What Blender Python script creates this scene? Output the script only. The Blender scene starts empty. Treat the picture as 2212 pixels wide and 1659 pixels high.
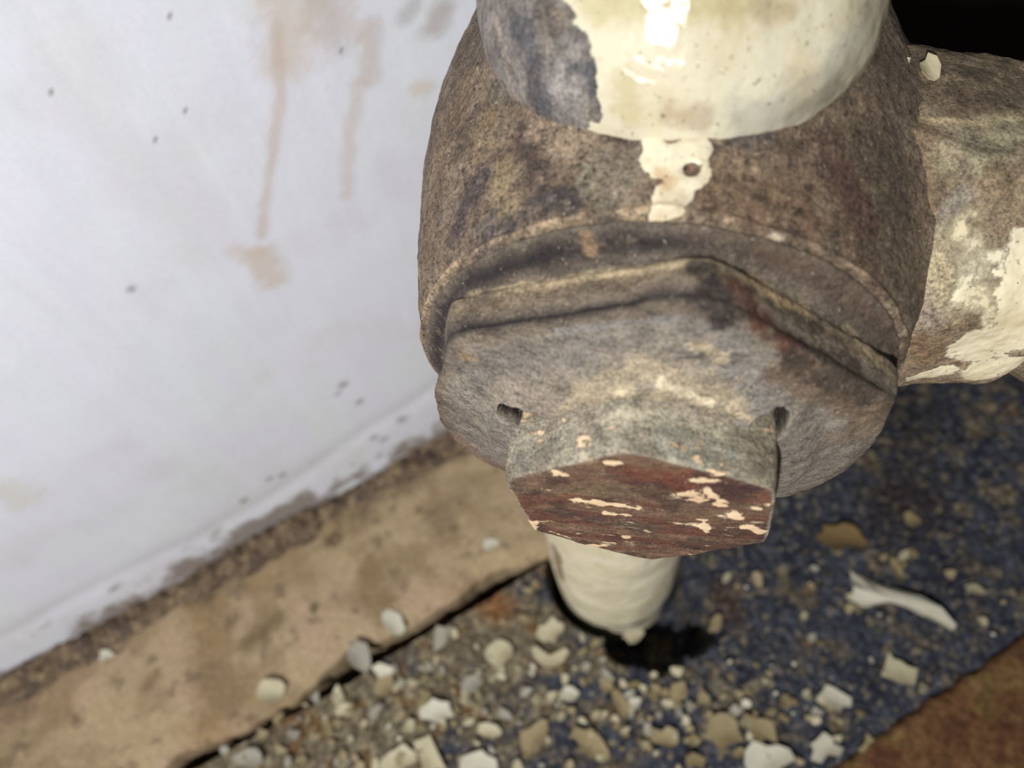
import bpy, math, random
import numpy as np
from mathutils import Matrix, Vector

random.seed(7)
scene = bpy.context.scene
col = scene.collection
MM = 0.001
FLOOR = -140.0            # floor height below the valve's axis, mm

# ------------------------------------------------------------------ camera
# axes of the place: X along the valve's outlet, Y away along the cap's axis, Z up
F, CX, CY = 1750.0, 1106.0, 829.5
down = np.array([1300 - CX, 1800 - CY, F]); down /= np.linalg.norm(down)
ax = np.array([-.14, .855, -.50]); ax -= ax.dot(down) * down; ax /= np.linalg.norm(ax)
ROT = np.array([np.cross(ax, down), -ax, -down])
CAM = -97.0 * (ROT @ np.array([(1383 - CX) / F, (1108 - CY) / F, 1.0]))


def W(p):
    """millimetres about the valve's axis -> metres with the floor at zero"""
    p = np.asarray(p, float)
    return (p - np.array([0, 0, FLOOR])) * MM


def ray(px, py):
    return ROT @ np.array([(px - CX) / F, (py - CY) / F, 1.0])


def on_floor(px, py, z=FLOOR):
    r = ray(px, py)
    return CAM + r * (z - CAM[2]) / r[2]


cam_data = bpy.data.cameras.new('camera')
cam = bpy.data.objects.new('camera', cam_data)
col.objects.link(cam)
m = Matrix.Identity(4)
for i, v in enumerate((ROT @ np.array([1, 0, 0]), ROT @ np.array([0, -1, 0]), ROT @ np.array([0, 0, -1]))):
    for j in range(3):
        m[j][i] = v[j]
m.translation = Vector(W(CAM))
cam.matrix_world = m
cam_data.sensor_fit = 'HORIZONTAL'
cam_data.sensor_width = 36.0
cam_data.lens = F / 2212 * 36
cam_data.clip_start = 0.005
cam_data.clip_end = 20
cam_data.dof.use_dof = True
cam_data.dof.focus_distance = 0.106
cam_data.dof.aperture_fstop = 17.0
scene.camera = cam

# ------------------------------------------------------------------ light
world = bpy.data.worlds.new('room_light')
scene.world = world
world.use_nodes = True
bg = world.node_tree.nodes['Background']
bg.inputs[0].default_value = (0.80, 0.86, 1.0, 1)
bg.inputs[1].default_value = 0.10

# the hand torch that lights the corner, held above and to the left of the phone
ld = bpy.data.lights.new('torch', 'AREA')
ld.shape = 'DISK'
ld.size = 0.020
ld.energy = 2.25
ld.color = (1.0, 0.985, 0.965)
lamp = bpy.data.objects.new('torch', ld)
lp = Vector(W((-62, -268, 236)))
lamp.location = lp
lamp.rotation_euler = (Vector(W((-20, 40, -20))) - lp).to_track_quat('-Z', 'Y').to_euler()
col.objects.link(lamp)

scene.view_settings.view_transform = 'Standard'
scene.view_settings.look = 'None'
scene.view_settings.gamma = 1.0
scene.view_settings.use_curve_mapping = False
scene.view_settings.exposure = 0.0


# ------------------------------------------------------------------ helpers
def srgb(c):
    c = np.asarray(c, float) / 255.0
    return np.where(c <= .04045, c / 12.92, ((c + .055) / 1.055) ** 2.4)


def _hash(ix, iy, iz, seed):
    h = (ix * 374761393 + iy * 668265263 + iz * 2147483647 + seed * 1274126177) & 0xffffffff
    h = ((h ^ (h >> 13)) * 1274126177) & 0xffffffff
    h = ((h ^ (h >> 16)) * 2246822519) & 0xffffffff
    return ((h ^ (h >> 15)) & 0xffffff) / float(0xffffff)


def vnoise(p, seed=0):
    p = np.asarray(p, float)
    i = np.floor(p).astype(np.int64)
    f = p - i
    u = f * f * f * (f * (f * 6 - 15) + 10)
    r = 0
    for a in (0, 1):
        wx = u[..., 0] if a else 1 - u[..., 0]
        for b in (0, 1):
            wy = u[..., 1] if b else 1 - u[..., 1]
            for c in (0, 1):
                wz = u[..., 2] if c else 1 - u[..., 2]
                r = r + wx * wy * wz * _hash(i[..., 0] + a, i[..., 1] + b, i[..., 2] + c, seed)
    return r


def fbm(p, seed=0, octv=4, gain=.5):
    s, a, t = 0, 1.0, 0
    p = np.asarray(p, float)
    for k in range(octv):
        s = s + a * vnoise(p, seed + k * 17)
        t += a
        a *= gain
        p = p * 2.03 + 11.7
    return s / t


def sstep(a, b, x):
    t = np.clip((x - a) / (b - a), 0, 1)
    return t * t * (3 - 2 * t)


def grid_mesh(name, P, wrap_u=False, cap=False):
    """P (nu, nv, 3) in mm -> mesh (metres); wrap_u closes the first direction"""
    nu, nv = P.shape[:2]
    V = W(P.reshape(-1, 3))
    iu = np.arange(nu if wrap_u else nu - 1)
    a = (iu[:, None] * nv + np.arange(nv - 1)[None]).ravel()
    b = (((iu + 1) % nu)[:, None] * nv + np.arange(nv - 1)[None]).ravel()
    Q = np.stack([a, b, b + 1, a + 1], 1)
    me = bpy.data.meshes.new(name)
    me.vertices.add(len(V)); me.vertices.foreach_set('co', V.ravel().astype(np.float32))
    me.loops.add(Q.size); me.loops.foreach_set('vertex_index', Q.ravel().astype(np.int32))
    me.polygons.add(len(Q))
    me.polygons.foreach_set('loop_start', np.arange(0, Q.size, 4, dtype=np.int32))
    me.update(calc_edges=True)
    me.polygons.foreach_set('use_smooth', np.ones(len(Q), bool))
    me.validate()
    return me


def grid_normals(P, wrap_u):
    du = (np.roll(P, -1, 0) - np.roll(P, 1, 0)) if wrap_u else np.gradient(P, axis=0)
    dv = np.gradient(P, axis=1)
    n = np.cross(du, dv)
    l = np.linalg.norm(n, axis=-1, keepdims=True)
    return n / np.maximum(l, 1e-9)


def set_col(me, name, c):
    at = me.attributes.new(name, 'FLOAT_COLOR', 'POINT')
    c = c.reshape(-1, 3)
    at.data.foreach_set('color', np.concatenate([c, np.ones((len(c), 1))], 1).ravel().astype(np.float32))


def set_val(me, name, v):
    at = me.attributes.new(name, 'FLOAT', 'POINT')
    at.data.foreach_set('value', np.asarray(v, np.float32).ravel())


def add(name, me, mat, parent=None, **props):
    o = bpy.data.objects.new(name, me)
    if me is not None and mat is not None:
        me.materials.append(mat)
    col.objects.link(o)
    if parent is not None:
        o.parent = parent
        o.matrix_parent_inverse = parent.matrix_basis.inverted()
    for k, v in props.items():
        o[k] = v
    return o


class Surf:
    """a dense surface with hand-placed stains; stains are spots or strokes in 3D with ragged borders"""
    def __init__(self, P, base, seed, flip=1):
        self.P = P
        self.p = P.reshape(-1, 3)
        q = (self.p - CAM) @ ROT
        self.px = CX + F * q[:, 0] / q[:, 2]
        self.py = CY + F * q[:, 1] / q[:, 2]
        self.dep = q[:, 2]
        self.c = np.ones((len(self.p), 3)) * srgb(base)
        self.paint = np.zeros(len(self.p))
        self.tint_c = np.ones((len(self.p), 3))
        self.seed = seed
        self.near = {}
        self.smooth = False

    def find(self, x, y):
        d = np.hypot(self.px - x, self.py - y)
        ok = np.where(d < max(25, d.min() + 6))[0]
        k = ok[np.argmin(self.dep[ok] + 0.25 * d[ok])]
        return self.p[k], self.dep[k]

    def dist(self, pts):
        q = [self.find(*p) for p in pts]
        px_mm = F / np.mean([a[1] for a in q])
        q = [a[0] for a in q]
        d = np.linalg.norm(self.p - q[0], axis=1)
        for a, b in zip(q[:-1], q[1:]):
            ab = b - a
            t = np.clip(((self.p - a) @ ab) / max(ab @ ab, 1e-9), 0, 1)
            d = np.minimum(d, np.linalg.norm(self.p - a - t[:, None] * ab, axis=1))
        return d * px_mm

    def field(self, pts, r, soft=.5, rag=.7, scale=.35, fine=1.1):
        d = self.dist(pts) / r
        k = self.seed + 7 * len(self.near)
        d = d + ((fbm(self.p * scale * 1.3, k) - .5) * 1.7 + (0 if self.smooth else (fbm(self.p * scale * 5, k + 3, 2) - .5) * fine)) * rag
        self.near[len(self.near)] = 1
        return 1 - sstep(1 - soft, 1 + soft, d)

    def stain(self, c, pts, r, op=.85, soft=.45, rag=.8, scale=.4):
        w = self.field(pts, r, soft, rag, scale)
        w = (w * op * (1 if self.smooth else sstep(.12, .45, fbm(self.p * .9, self.seed + 5 * len(self.near), 3))))[:, None]
        self.c = self.c * (1 - w) + srgb(c) * w

    def tint(self, c, pts, r, op=.8, soft=.6, rag=.8, scale=.3):
        w = (self.field(pts, r, soft, rag, scale) * op)[:, None]
        self.tint_c = self.tint_c * (1 - w) + srgb(c) / srgb((236, 228, 200)) * w

    def mix(self, c, w):
        w = np.clip(w, 0, 1).reshape(-1, 1)
        self.c = self.c * (1 - w) + srgb(c) * w

    def coat(self, pts, r, soft=.5, rag=.6, scale=.45, amt=1.0):
        self.paint = np.maximum(self.paint, amt * self.field(pts, r, soft, rag, scale, .4))

    def bare(self, pts, r, soft=.5, rag=.6, scale=.45):
        self.paint = np.minimum(self.paint, 1 - self.field(pts, r, soft, rag, scale, .3))

    def finish(self, me):
        set_col(me, 'tone', self.c)
        set_val(me, 'paint', self.paint)
        set_col(me, 'coat_tint', self.tint_c)


# ------------------------------------------------------------------ materials
class NT:
    def __init__(self, name):
        self.mat = bpy.data.materials.new(name)
        self.mat.use_nodes = True
        self.t = self.mat.node_tree
        self.b = self.t.nodes['Principled BSDF']
        self.pos = self.t.nodes.new('ShaderNodeTexCoord').outputs['Object']

    def node(self, kind, **kw):
        n = self.t.nodes.new(kind)
        for k, v in kw.items():
            setattr(n, k, v)
        return n

    def put(self, sock, v):
        if isinstance(v, bpy.types.NodeSocket):
            self.t.links.new(v, sock)
        else:
            sock.default_value = v

    def noise(self, scale, detail=4, rough=.6, stretch=None, rot=None):
        n = self.node('ShaderNodeTexNoise')
        n.inputs['Scale'].default_value = scale
        n.inputs['Detail'].default_value = detail
        n.inputs['Roughness'].default_value = rough
        src = self.pos
        if stretch:
            mp = self.node('ShaderNodeMapping')
            mp.inputs['Scale'].default_value = stretch
            if rot:
                mp.inputs['Rotation'].default_value = rot
            self.t.links.new(src, mp.inputs[0])
            src = mp.outputs[0]
        self.t.links.new(src, n.inputs['Vector'])
        return n.outputs['Fac']

    def voronoi(self, scale):
        n = self.node('ShaderNodeTexVoronoi')
        n.inputs['Scale'].default_value = scale
        self.t.links.new(self.pos, n.inputs['Vector'])
        return n

    def math(self, op, a, b=0.0, c=None, clamp=False):
        n = self.node('ShaderNodeMath', operation=op, use_clamp=clamp)
        self.put(n.inputs[0], a); self.put(n.inputs[1], b)
        if c is not None:
            self.put(n.inputs[2], c)
        return n.outputs[0]

    def ramp(self, v, lo, hi, a=0.0, b=1.0):
        n = self.node('ShaderNodeMapRange', interpolation_type='SMOOTHSTEP')
        self.put(n.inputs['Value'], v)
        for k, q in (('From Min', lo), ('From Max', hi), ('To Min', a), ('To Max', b)):
            n.inputs[k].default_value = q
        return n.outputs['Result']

    def mix(self, f, a, b, blend='MIX'):
        n = self.node('ShaderNodeMix', data_type='RGBA', blend_type=blend)
        self.put(n.inputs[0], f)
        for s, v in ((n.inputs[6], a), (n.inputs[7], b)):
            if isinstance(v, bpy.types.NodeSocket):
                self.t.links.new(v, s)
            else:
                s.default_value = (*srgb(v), 1)
        return n.outputs[2]

    def attr(self, name, out='Color'):
        return self.node('ShaderNodeAttribute', attribute_name=name).outputs[out]

    def bump(self, h, strength, dist, prev=None):
        n = self.node('ShaderNodeBump')
        n.inputs['Strength'].default_value = strength
        n.inputs['Distance'].default_value = dist
        self.put(n.inputs['Height'], h)
        if prev is not None:
            self.t.links.new(prev, n.inputs['Normal'])
        return n.outputs[0]

    def done(self, color, rough, normal=None, spec=.3):
        self.put(self.b.inputs['Base Color'], color)
        self.put(self.b.inputs['Roughness'], rough)
        self.b.inputs['Specular IOR Level'].default_value = spec
        if normal is not None:
            self.t.links.new(normal, self.b.inputs['Normal'])
        return self.mat


def grime_material(name, paint_c, paint_c2, paint_rough, grain=1.0, streak=(1, 1, 1), rot=None, crumbs=.6, edge_soft=.03, rag=.55):
    """grimy metal: tone attribute with grit, streaks, crumbs and old paint where the paint attribute says"""
    k = NT(name)
    fine = k.noise(2600, 4, .7)
    mid = k.noise(800, 5, .7, streak, rot)
    big = k.noise(120, 4, .6)
    mott = k.noise(230, 9, .72, streak, rot)
    mott2 = k.noise(310, 8, .75)
    tone = k.attr('tone')
    tone = k.mix(k.ramp(mott, .50, .64, 0, .55 * grain), tone, (78, 68, 60))
    tone = k.mix(k.ramp(mott2, .54, .66, 0, .36 * grain), tone, (164, 148, 124))
    g = k.math('ADD', k.ramp(fine, .30, .70, 1 - .50 * grain, 1 + .42 * grain), k.ramp(mid, .32, .68, -.30 * grain, .30 * grain))
    cmb = k.node('ShaderNodeCombineXYZ')
    for i in range(3):
        k.t.links.new(g, cmb.inputs[i])
    base = k.mix(1.0, tone, cmb.outputs[0], 'MULTIPLY')
    # dark pits and pale crumbs
    pit = k.ramp(k.noise(1100, 4, .65, streak, rot), .58, .65)
    base = k.mix(k.math('MULTIPLY', pit, .8 * crumbs), base, (40, 32, 28))
    crumb = k.ramp(k.noise(2400, 2, .5), .69, .74)
    base = k.mix(k.math('MULTIPLY', crumb, .8 * crumbs), base, (200, 188, 164))
    pv = k.attr('paint', 'Fac')
    edge = k.math('ADD', pv, k.math('MULTIPLY', k.math('SUBTRACT', k.noise(330, 9, .75, streak, rot), .5), rag * 1.6))
    mask = k.ramp(edge, .5 - edge_soft, .5 + edge_soft)
    pc = k.mix(k.ramp(big, .4, .62), paint_c, paint_c2)
    pc = k.mix(1.0, pc, k.attr('coat_tint'), 'MULTIPLY')
    pc = k.mix(k.math('MULTIPLY', k.ramp(k.noise(1500, 3, .6), .64, .70), .8), pc, (88, 74, 56))
    pc = k.mix(k.math('MULTIPLY', k.ramp(k.noise(300, 8, .75), .55, .68), .45), pc, (178, 164, 134))
    colr = k.mix(mask, base, pc)
    rough = k.math('ADD', k.math('MULTIPLY', mask, paint_rough - .86), .86)
    h = k.math('ADD', k.math('MULTIPLY', k.math('ADD', fine, k.math('MULTIPLY', mott, 1.5)), k.math('SUBTRACT', 1.0, k.math('MULTIPLY', mask, .92))), k.math('MULTIPLY', mask, 2.2))
    soft = k.bump(k.noise(170, 3, .5), .5, .0012)
    nrm = k.bump(h, .8 * min(grain, 1), .00040, soft)
    return k.done(colr, rough, nrm, .4)


def tone_material(name, rough=.85, fine_scale=900, contrast=.35, bump=.4, bump_d=.0004, stretch=None, spec=.25):
    k = NT(name)
    fine = k.noise(fine_scale, 5, .65, stretch)
    g = k.ramp(fine, .3, .7, 1 - contrast, 1 + contrast)
    cmb = k.node('ShaderNodeCombineXYZ')
    for i in range(3):
        k.t.links.new(g, cmb.inputs[i])
    base = k.mix(1.0, k.attr('tone'), cmb.outputs[0], 'MULTIPLY')
    return k.done(base, rough, k.bump(fine, bump, bump_d), spec)


# ------------------------------------------------------------------ the setting
LW = np.array([.7939, .6081]); NW = np.array([.6081, -.7939]); W0 = np.array([-68.9, 63.0])


def wpt(t, z, out=0.0):
    t = np.asarray(t, float); z = np.asarray(z, float)
    return np.stack([W0[0] + LW[0] * t + NW[0] * out, W0[1] + LW[1] * t + NW[1] * out, z + 0 * t], -1)


def spaced(*runs):
    out = []
    for a, b, n in runs:
        out.append(np.linspace(a, b, n, endpoint=False))
    out.append([runs[-1][1]])
    return np.concatenate(out)


# left wall: white painted plaster, brushed, with a soft crease above the floor; it ends behind the valve
WALL_END = 104.0
tt, zz = np.meshgrid(spaced((-900, -160, 20), (-160, WALL_END, 330)), spaced((FLOOR - 8, 60, 250), (60, 1200, 24)), indexing='ij')
base_pts = wpt(tt, zz)
hz = zz - FLOOR
relief = .9 * (fbm(base_pts * .03, 3, 3) - .5) + .10 * (fbm(np.stack([tt * .35, zz * .03, tt * 0], -1), 5, 3) - .5)
crease = 26 + 6 * np.sin(tt * .03) + .05 * (tt + 60)
relief -= .45 * np.exp(-((hz - crease - 8 * (fbm(np.stack([tt * .05, tt * 0, tt * 0], -1), 6, 2) - .5)) / 4.0) ** 2)
relief += .5 * np.exp(-(hz / 9.0) ** 2)
P = wpt(tt, zz, 0)
P[..., 0] += NW[0] * relief; P[..., 1] += NW[1] * relief
me = grid_mesh('wall_left', P)
S = Surf(P, (215, 217, 228), 31)
S.smooth = True
n1 = fbm(P.reshape(-1, 3) * np.array([.12, .12, .03]), 9, 4)
S.mix((214, 220, 224), sstep(.45, .7, n1) * .6)
S.mix((205, 205, 208), sstep(.5, .75, fbm(P.reshape(-1, 3) * .06, 21, 4)) * .45)
TAN = (186, 164, 140)
S.stain((196, 182, 166), [(600, -10), (640, 60), (620, 120)], 60, .6, .8)
S.stain((180, 166, 154), [(700, 0), (720, 60)], 50, .55, .9)
S.stain(TAN, [(600, 60), (610, 200), (595, 330), (575, 440), (568, 510)], 13, .45, .8)
S.stain((190, 172, 148), [(560, 560), (585, 600)], 32, .55, .8)
S.stain((196, 178, 160), [(500, 545), (560, 550)], 20, .4, .8)
S.stain(TAN, [(770, 190), (755, 300), (750, 420)], 16, .35, .9)
S.stain((178, 160, 142), [(800, 60), (795, 160)], 26, .45, .9)
S.stain((196, 176, 152), [(915, 190), (905, 200)], 20, .5, .8)
S.stain((150, 135, 120), [(960, 20), (940, 60)], 26, .5, .9)
S.stain((130, 118, 106), [(900, 10), (870, 40)], 18, .35, .9)
S.stain((196, 190, 176), [(60, 1080), (20, 1060)], 40, .45, .9)
for x, y, r in ((740, 108, 8), (406, 240, 5), (336, 305, 5), (108, 200, 5), (745, 832, 11), (730, 850, 7), (778, 868, 9), (868, 910, 12), (808, 952, 9),
                (528, 1090, 9), (610, 1030, 9), (372, 40, 4), (280, 625, 9), (582, 1035, 8), (838, 960, 10)):
    S.stain((96, 90, 84), [(x, y)], r, .6, .8, .7)
low = (P[..., 2].ravel() - FLOOR)
rag = low - 22 * (fbm(P.reshape(-1, 3) * .10, 77, 5) - .38) * 2 - 9 * (fbm(P.reshape(-1, 3) * .6, 78, 3) - .5)
S.mix((116, 100, 84), (1 - sstep(0, 10, rag)) * .8)
S.finish(me)
k = NT('white_wall_paint')
br = k.noise(260, 4, .6, (1, 1, .07))
fn = k.noise(900, 4, .6)
cmb = k.node('ShaderNodeCombineXYZ')
g = k.math('ADD', k.ramp(br, .3, .7, .985, 1.012), k.ramp(fn, .3, .7, -.02, .02))
for i in range(3):
    k.t.links.new(g, cmb.inputs[i])
wall_mat = k.done(k.mix(1.0, k.attr('tone'), cmb.outputs[0], 'MULTIPLY'), .62, k.bump(br, .12, .0005), .25)
add('wall_left', me, wall_mat, kind='structure')

# the wall's far end turns back into a recess, coloured near-black for its shadow
dark = NT('shadow_blackened_recess')
dn = dark.noise(60, 4)
dark_mat = dark.done(dark.mix(dn, (16, 11, 10), (24, 17, 15)), .9, dark.bump(dn, .3, .002), .1)


def slab(name, a, b, z0, z1, thick, mat, **props):
    a = np.array(a, float); b = np.array(b, float)
    d = (b - a) / np.linalg.norm(b - a); n = np.array([d[1], -d[0]]) * thick
    q = [a, b, b - n, a - n]
    V = [W((p[0], p[1], z)) for z in (z0, z1) for p in q]
    me = bpy.data.meshes.new(name)
    me.from_pydata([tuple(v) for v in V], [], [(0, 1, 2, 3), (7, 6, 5, 4), (0, 4, 5, 1), (1, 5, 6, 2), (2, 6, 7, 3), (3, 7, 4, 0)])
    me.update()
    return add(name, me, mat, **props)


e0 = W0 + LW * WALL_END
e1 = e0 - NW * 420
slab('wall_recess', e0 - LW * .5, e1, FLOOR - 8, 1200, -40, dark_mat, kind='structure')
slab('wall_back', e1 - LW * 40, e1 + LW * 1500, FLOOR - 8, 1200, -40, dark_mat, kind='structure')

# ---- floor: old slab under everything
fs = NT('dusty_subfloor')
fnz = fs.noise(300, 5)
sub_mat = fs.done(fs.mix(fnz, (34, 26, 20), (70, 56, 44)), .95, fs.bump(fnz, .4, .001), .1)
fm = bpy.data.meshes.new('floor')
V = [W(v) for v in ((-1200, -900, FLOOR - 32), (1600, -900, FLOOR - 32), (1600, 1500, FLOOR - 32), (-1200, 1500, FLOOR - 32),
                    (-1200, -900, FLOOR - 60), (1600, -900, FLOOR - 60), (1600, 1500, FLOOR - 60), (-1200, 1500, FLOOR - 60))]
fm.from_pydata([tuple(v) for v in V], [], [(0, 1, 2, 3), (7, 6, 5, 4), (0, 4, 5, 1), (1, 5, 6, 2), (2, 6, 7, 3), (3, 7, 4, 0)])
fm.update()
add('floor', fm, sub_mat, kind='structure')


def along_out(p):
    """position along the wall and distance out from it"""
    q = np.asarray(p)[..., :2] - W0
    return q @ LW, q @ NW


PIPE = np.array([-4.1, 33.4])
STRIP_W = float(np.mean([along_out(on_floor(x, y))[1] for x, y in ((400, 1640), (900, 1350), (1160, 1195))]))
RUG_W = float(np.mean([along_out(on_floor(x, y))[1] for x, y in ((2212, 1380), (1900, 1570))]))

# ---- bare cement strip between wall and carpet
t1 = spaced((-600, -150, 24), (-150, 150, 420), (150, 700, 24))
v1 = np.linspace(0, 1, 130)
T, Vv = np.meshgrid(t1, v1, indexing='ij')
edge = STRIP_W + 5.0 * (fbm(np.stack([t1 * .05, t1 * 0, t1 * 0], -1), 14, 4) - .5) * 2 + 1.6 * (fbm(np.stack([t1 * .3, t1 * 0, t1 * 0], -1), 15, 3) - .5)
edge = edge + 3.0 * np.exp(-((t1 + 62) / 7) ** 2) - 2.0 * np.exp(-((t1 + 40) / 6) ** 2)
out = -3 + (edge[:, None] + 3) * np.clip(Vv / .93, 0, 1)
pp = wpt(T, FLOOR + 0 * T)
pp[..., 0] += NW[0] * out; pp[..., 1] += NW[1] * out
h = 2.4 + 1.6 * (fbm(pp * .05, 40, 4) - .5) + .8 * (fbm(pp * .22, 41, 4) - .5)
h = h - 1.8 * sstep(.80, .93, Vv) ** 2
h = np.where(Vv > .93, h - 24 * (Vv - .93) / .07, h)
pp[..., 2] = FLOOR + h
me = grid_mesh('trim_1', pp[:, ::-1])
P = pp[:, ::-1]
S = Surf(P, (168, 148, 116), 51)
f1 = fbm(P.reshape(-1, 3) * .06, 52, 4)
S.mix((172, 148, 122), sstep(.45, .65, f1) * .8)
S.mix((146, 126, 94), sstep(.5, .72, fbm(P.reshape(-1, 3) * .09, 53, 5)) * .7)
S.mix((130, 110, 82), sstep(.46, .62, fbm(P.reshape(-1, 3) * .07, 58, 5)) * .55)
S.stain((136, 112, 76), [(440, 1310), (455, 1420), (470, 1520), (440, 1600)], 42, .7, .8)
S.stain((116, 98, 74), [(450, 1460), (500, 1500)], 36, .6, .8)
S.stain((98, 78, 60), [(715, 1168), (728, 1160)], 17, .9, .5)
S.stain((110, 90, 70), [(812, 1170)], 12, .8, .6)
S.stain((128, 106, 74), [(800, 1230), (790, 1290), (830, 1300)], 28, .7, .8)
S.stain((84, 74, 54), [(680, 1312)], 12, .9, .6)
S.stain((110, 94, 66), [(600, 1340), (560, 1370), (530, 1390)], 14, .8, .7)
S.stain((100, 84, 66), [(420, 1275), (445, 1290)], 18, .8, .7)
S.stain((118, 96, 76), [(165, 1555)], 15, .9, .7)
S.stain((120, 98, 80), [(60, 1535), (20, 1540)], 20, .7, .8)
S.stain((124, 104, 80), [(335, 1460), (320, 1480)], 16, .8, .7)
S.stain((128, 106, 80), [(250, 1470)], 15, .7, .7)
S.stain((130, 110, 86), [(1000, 1060), (960, 1120)], 36, .6, .9)
S.stain((150, 126, 92), [(620, 1210), (560, 1250)], 30, .5, .9)
S.mix((104, 88, 70), sstep(.62, .74, fbm(P.reshape(-1, 3) * .25, 54, 4)) * .6)
tq, oq = along_out(P.reshape(-1, 3))
rag = oq - 22 * (fbm(P.reshape(-1, 3) * .09, 55, 5) - .5)
S.mix((104, 88, 72), (1 - sstep(3, 12, rag)) * .8)
S.c *= .86
S.finish(me)
add('trim_1', me, tone_material('bare_cement', .9, 700, .14, .5, .0006), kind='structure')

# ---- blue carpet: looped pile, a ragged hole round the pipe, cut short of the strip
t2 = spaced((-700, -170, 40), (-170, 260, 620), (260, 1500, 60))
o2 = spaced((STRIP_W + 3.4, RUG_W + 26, 330), (RUG_W + 26, 900, 30))
T, O = np.meshgrid(t2, o2, indexing='ij')
pp = wpt(T, FLOOR + 0 * T)
pp[..., 0] += NW[0] * O; pp[..., 1] += NW[1] * O
wob = 3.0 * (fbm(np.stack([t2 * .06, t2 * 0, t2 * 0], -1), 61, 4) - .5)
near_edge = np.exp(-((O - STRIP_W) / 10) ** 2)
pp[..., 0] += NW[0] * wob[:, None] * near_edge; pp[..., 1] += NW[1] * wob[:, None] * near_edge
loops = 1.5 * (fbm(pp * .55, 62, 3) - .5) + 1.1 * (vnoise(pp * .9, 63) - .5)
swell = 1.5 * (fbm(pp * .04, 64, 3) - .5)
hh = loops + swell
hole = 0
for (x, y), r in (((1475, 1345), 8.0), ((1425, 1390), 7), ((1355, 1385), 5), ((1440, 1320), 7)):
    c = on_floor(x, y)
    hole = np.maximum(hole, 1 - sstep(.75, 1.25, np.hypot(pp[..., 0] - c[0], pp[..., 1] - c[1]) / r + .5 * (fbm(pp * .25, 65, 3) - .5)))
hole = np.maximum(hole, 1 - sstep(17.5, 20, np.hypot(pp[..., 0] - PIPE[0], pp[..., 1] - PIPE[1])))
hh = hh - 26.0 * hole
hh[:, 0] = -20
hh[:, 1] = -6
pp[..., 2] = FLOOR + hh
P = pp[:, ::-1]
me = grid_mesh('floor_carpet', P)
S = Surf(P, (64, 67, 76), 71)
p3 = P.reshape(-1, 3)
f = fbm(p3 * .10, 72, 5)
S.mix((52, 54, 64), sstep(.4, .65, f) * .8)
S.mix((92, 94, 102), sstep(.55, .75, fbm(p3 * .5, 73, 3)) * .6)
tq, oq = along_out(p3)
# trodden brown dust lies thickest along the strip and towards the near side
dust = .42 + .95 * np.exp(-((oq - STRIP_W) / 26.0) ** 2) * sstep(60, -10, tq) + .75 * sstep(-20, -75, tq) * sstep(120, 70, oq)
dust = dust - .55 * sstep(-10, 70, tq)
dm = sstep(.40, .62, fbm(p3 * .16, 74, 5) * .8 + dust * .22)
S.mix((112, 100, 80), dm * .85)
S.mix((112, 82, 48), sstep(.60, .72, fbm(p3 * .2, 75, 4)) * dm * .7)
S.mix((150, 140, 114), sstep(.56, .66, fbm(p3 * .5, 76, 3)) * dm * .8)
S.mix((140, 128, 100), sstep(.66, .72, fbm(p3 * .7, 79, 3)) * .8)
S.stain((140, 92, 52), [(1045, 1275), (1080, 1310)], 30, .7, .8)
S.stain((92, 66, 44), [(1560, 1290), (1580, 1310)], 30, .6, .8)
S.stain((40, 34, 30), [(1930, 880), (1990, 900)], 60, .5, .9)  # darker patch on the carpet below the outlet
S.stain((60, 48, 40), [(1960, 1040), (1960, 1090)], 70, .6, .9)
S.c *= .84
S.finish(me)
add('floor_carpet', me, tone_material('blue_carpet_pile', .97, 520, .42, .8, .0012, None, .08), kind='structure')

# ---- brown carpet edge lying over the blue one
t3 = spaced((-500, -120, 20), (-120, 260, 300), (260, 900, 24))
o3 = spaced((0, 4, 8), (4, 60, 90), (60, 700, 20))
T, O = np.meshgrid(t3, o3, indexing='ij')
pp = wpt(T, FLOOR + 0 * T)
off = RUG_W + O + .9 * (fbm(np.stack([t3 * .2, t3 * 0, t3 * 0], -1), 81, 4) - .5)[:, None] * 2
pp[..., 0] += NW[0] * off; pp[..., 1] += NW[1] * off
hh = 2.6 * sstep(-.6, 2.0, O) + 1.0 * (fbm(pp * .5, 82, 3) - .5)
hh[:, 0] = -2.5
pp[..., 2] = FLOOR + hh
P = pp[:, ::-1]
me = grid_mesh('brown_carpet', P)
S = Surf(P, (104, 76, 52), 83)
S.mix((82, 54, 38), sstep(.42, .65, fbm(P.reshape(-1, 3) * .2, 84, 5)) * .8)
S.mix((120, 98, 62), sstep(.55, .72, fbm(P.reshape(-1, 3) * .12, 85, 4)) * .6)
S.finish(me)
add('brown_carpet', me, tone_material('brown_carpet_pile', .97, 600, .40, .8, .0010, None, .08),
    label='worn brown carpet edge laid over blue carpet at the lower right', category='carpet')

# ------------------------------------------------------------------ the valve
valve = bpy.data.objects.new('radiator_valve', None)
valve.location = Vector(W((0, 45, FLOOR)))
valve['label'] = 'grimy cast radiator valve with flaking cream paint and hexagonal cap in the corner'
valve['category'] = 'valve'
col.objects.link(valve)
bpy.context.view_layer.update()

RIS = np.array([-0.5, 50.5])         # riser axis
TH = lambda n: np.linspace(-math.pi, math.pi, n, endpoint=False)


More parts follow.
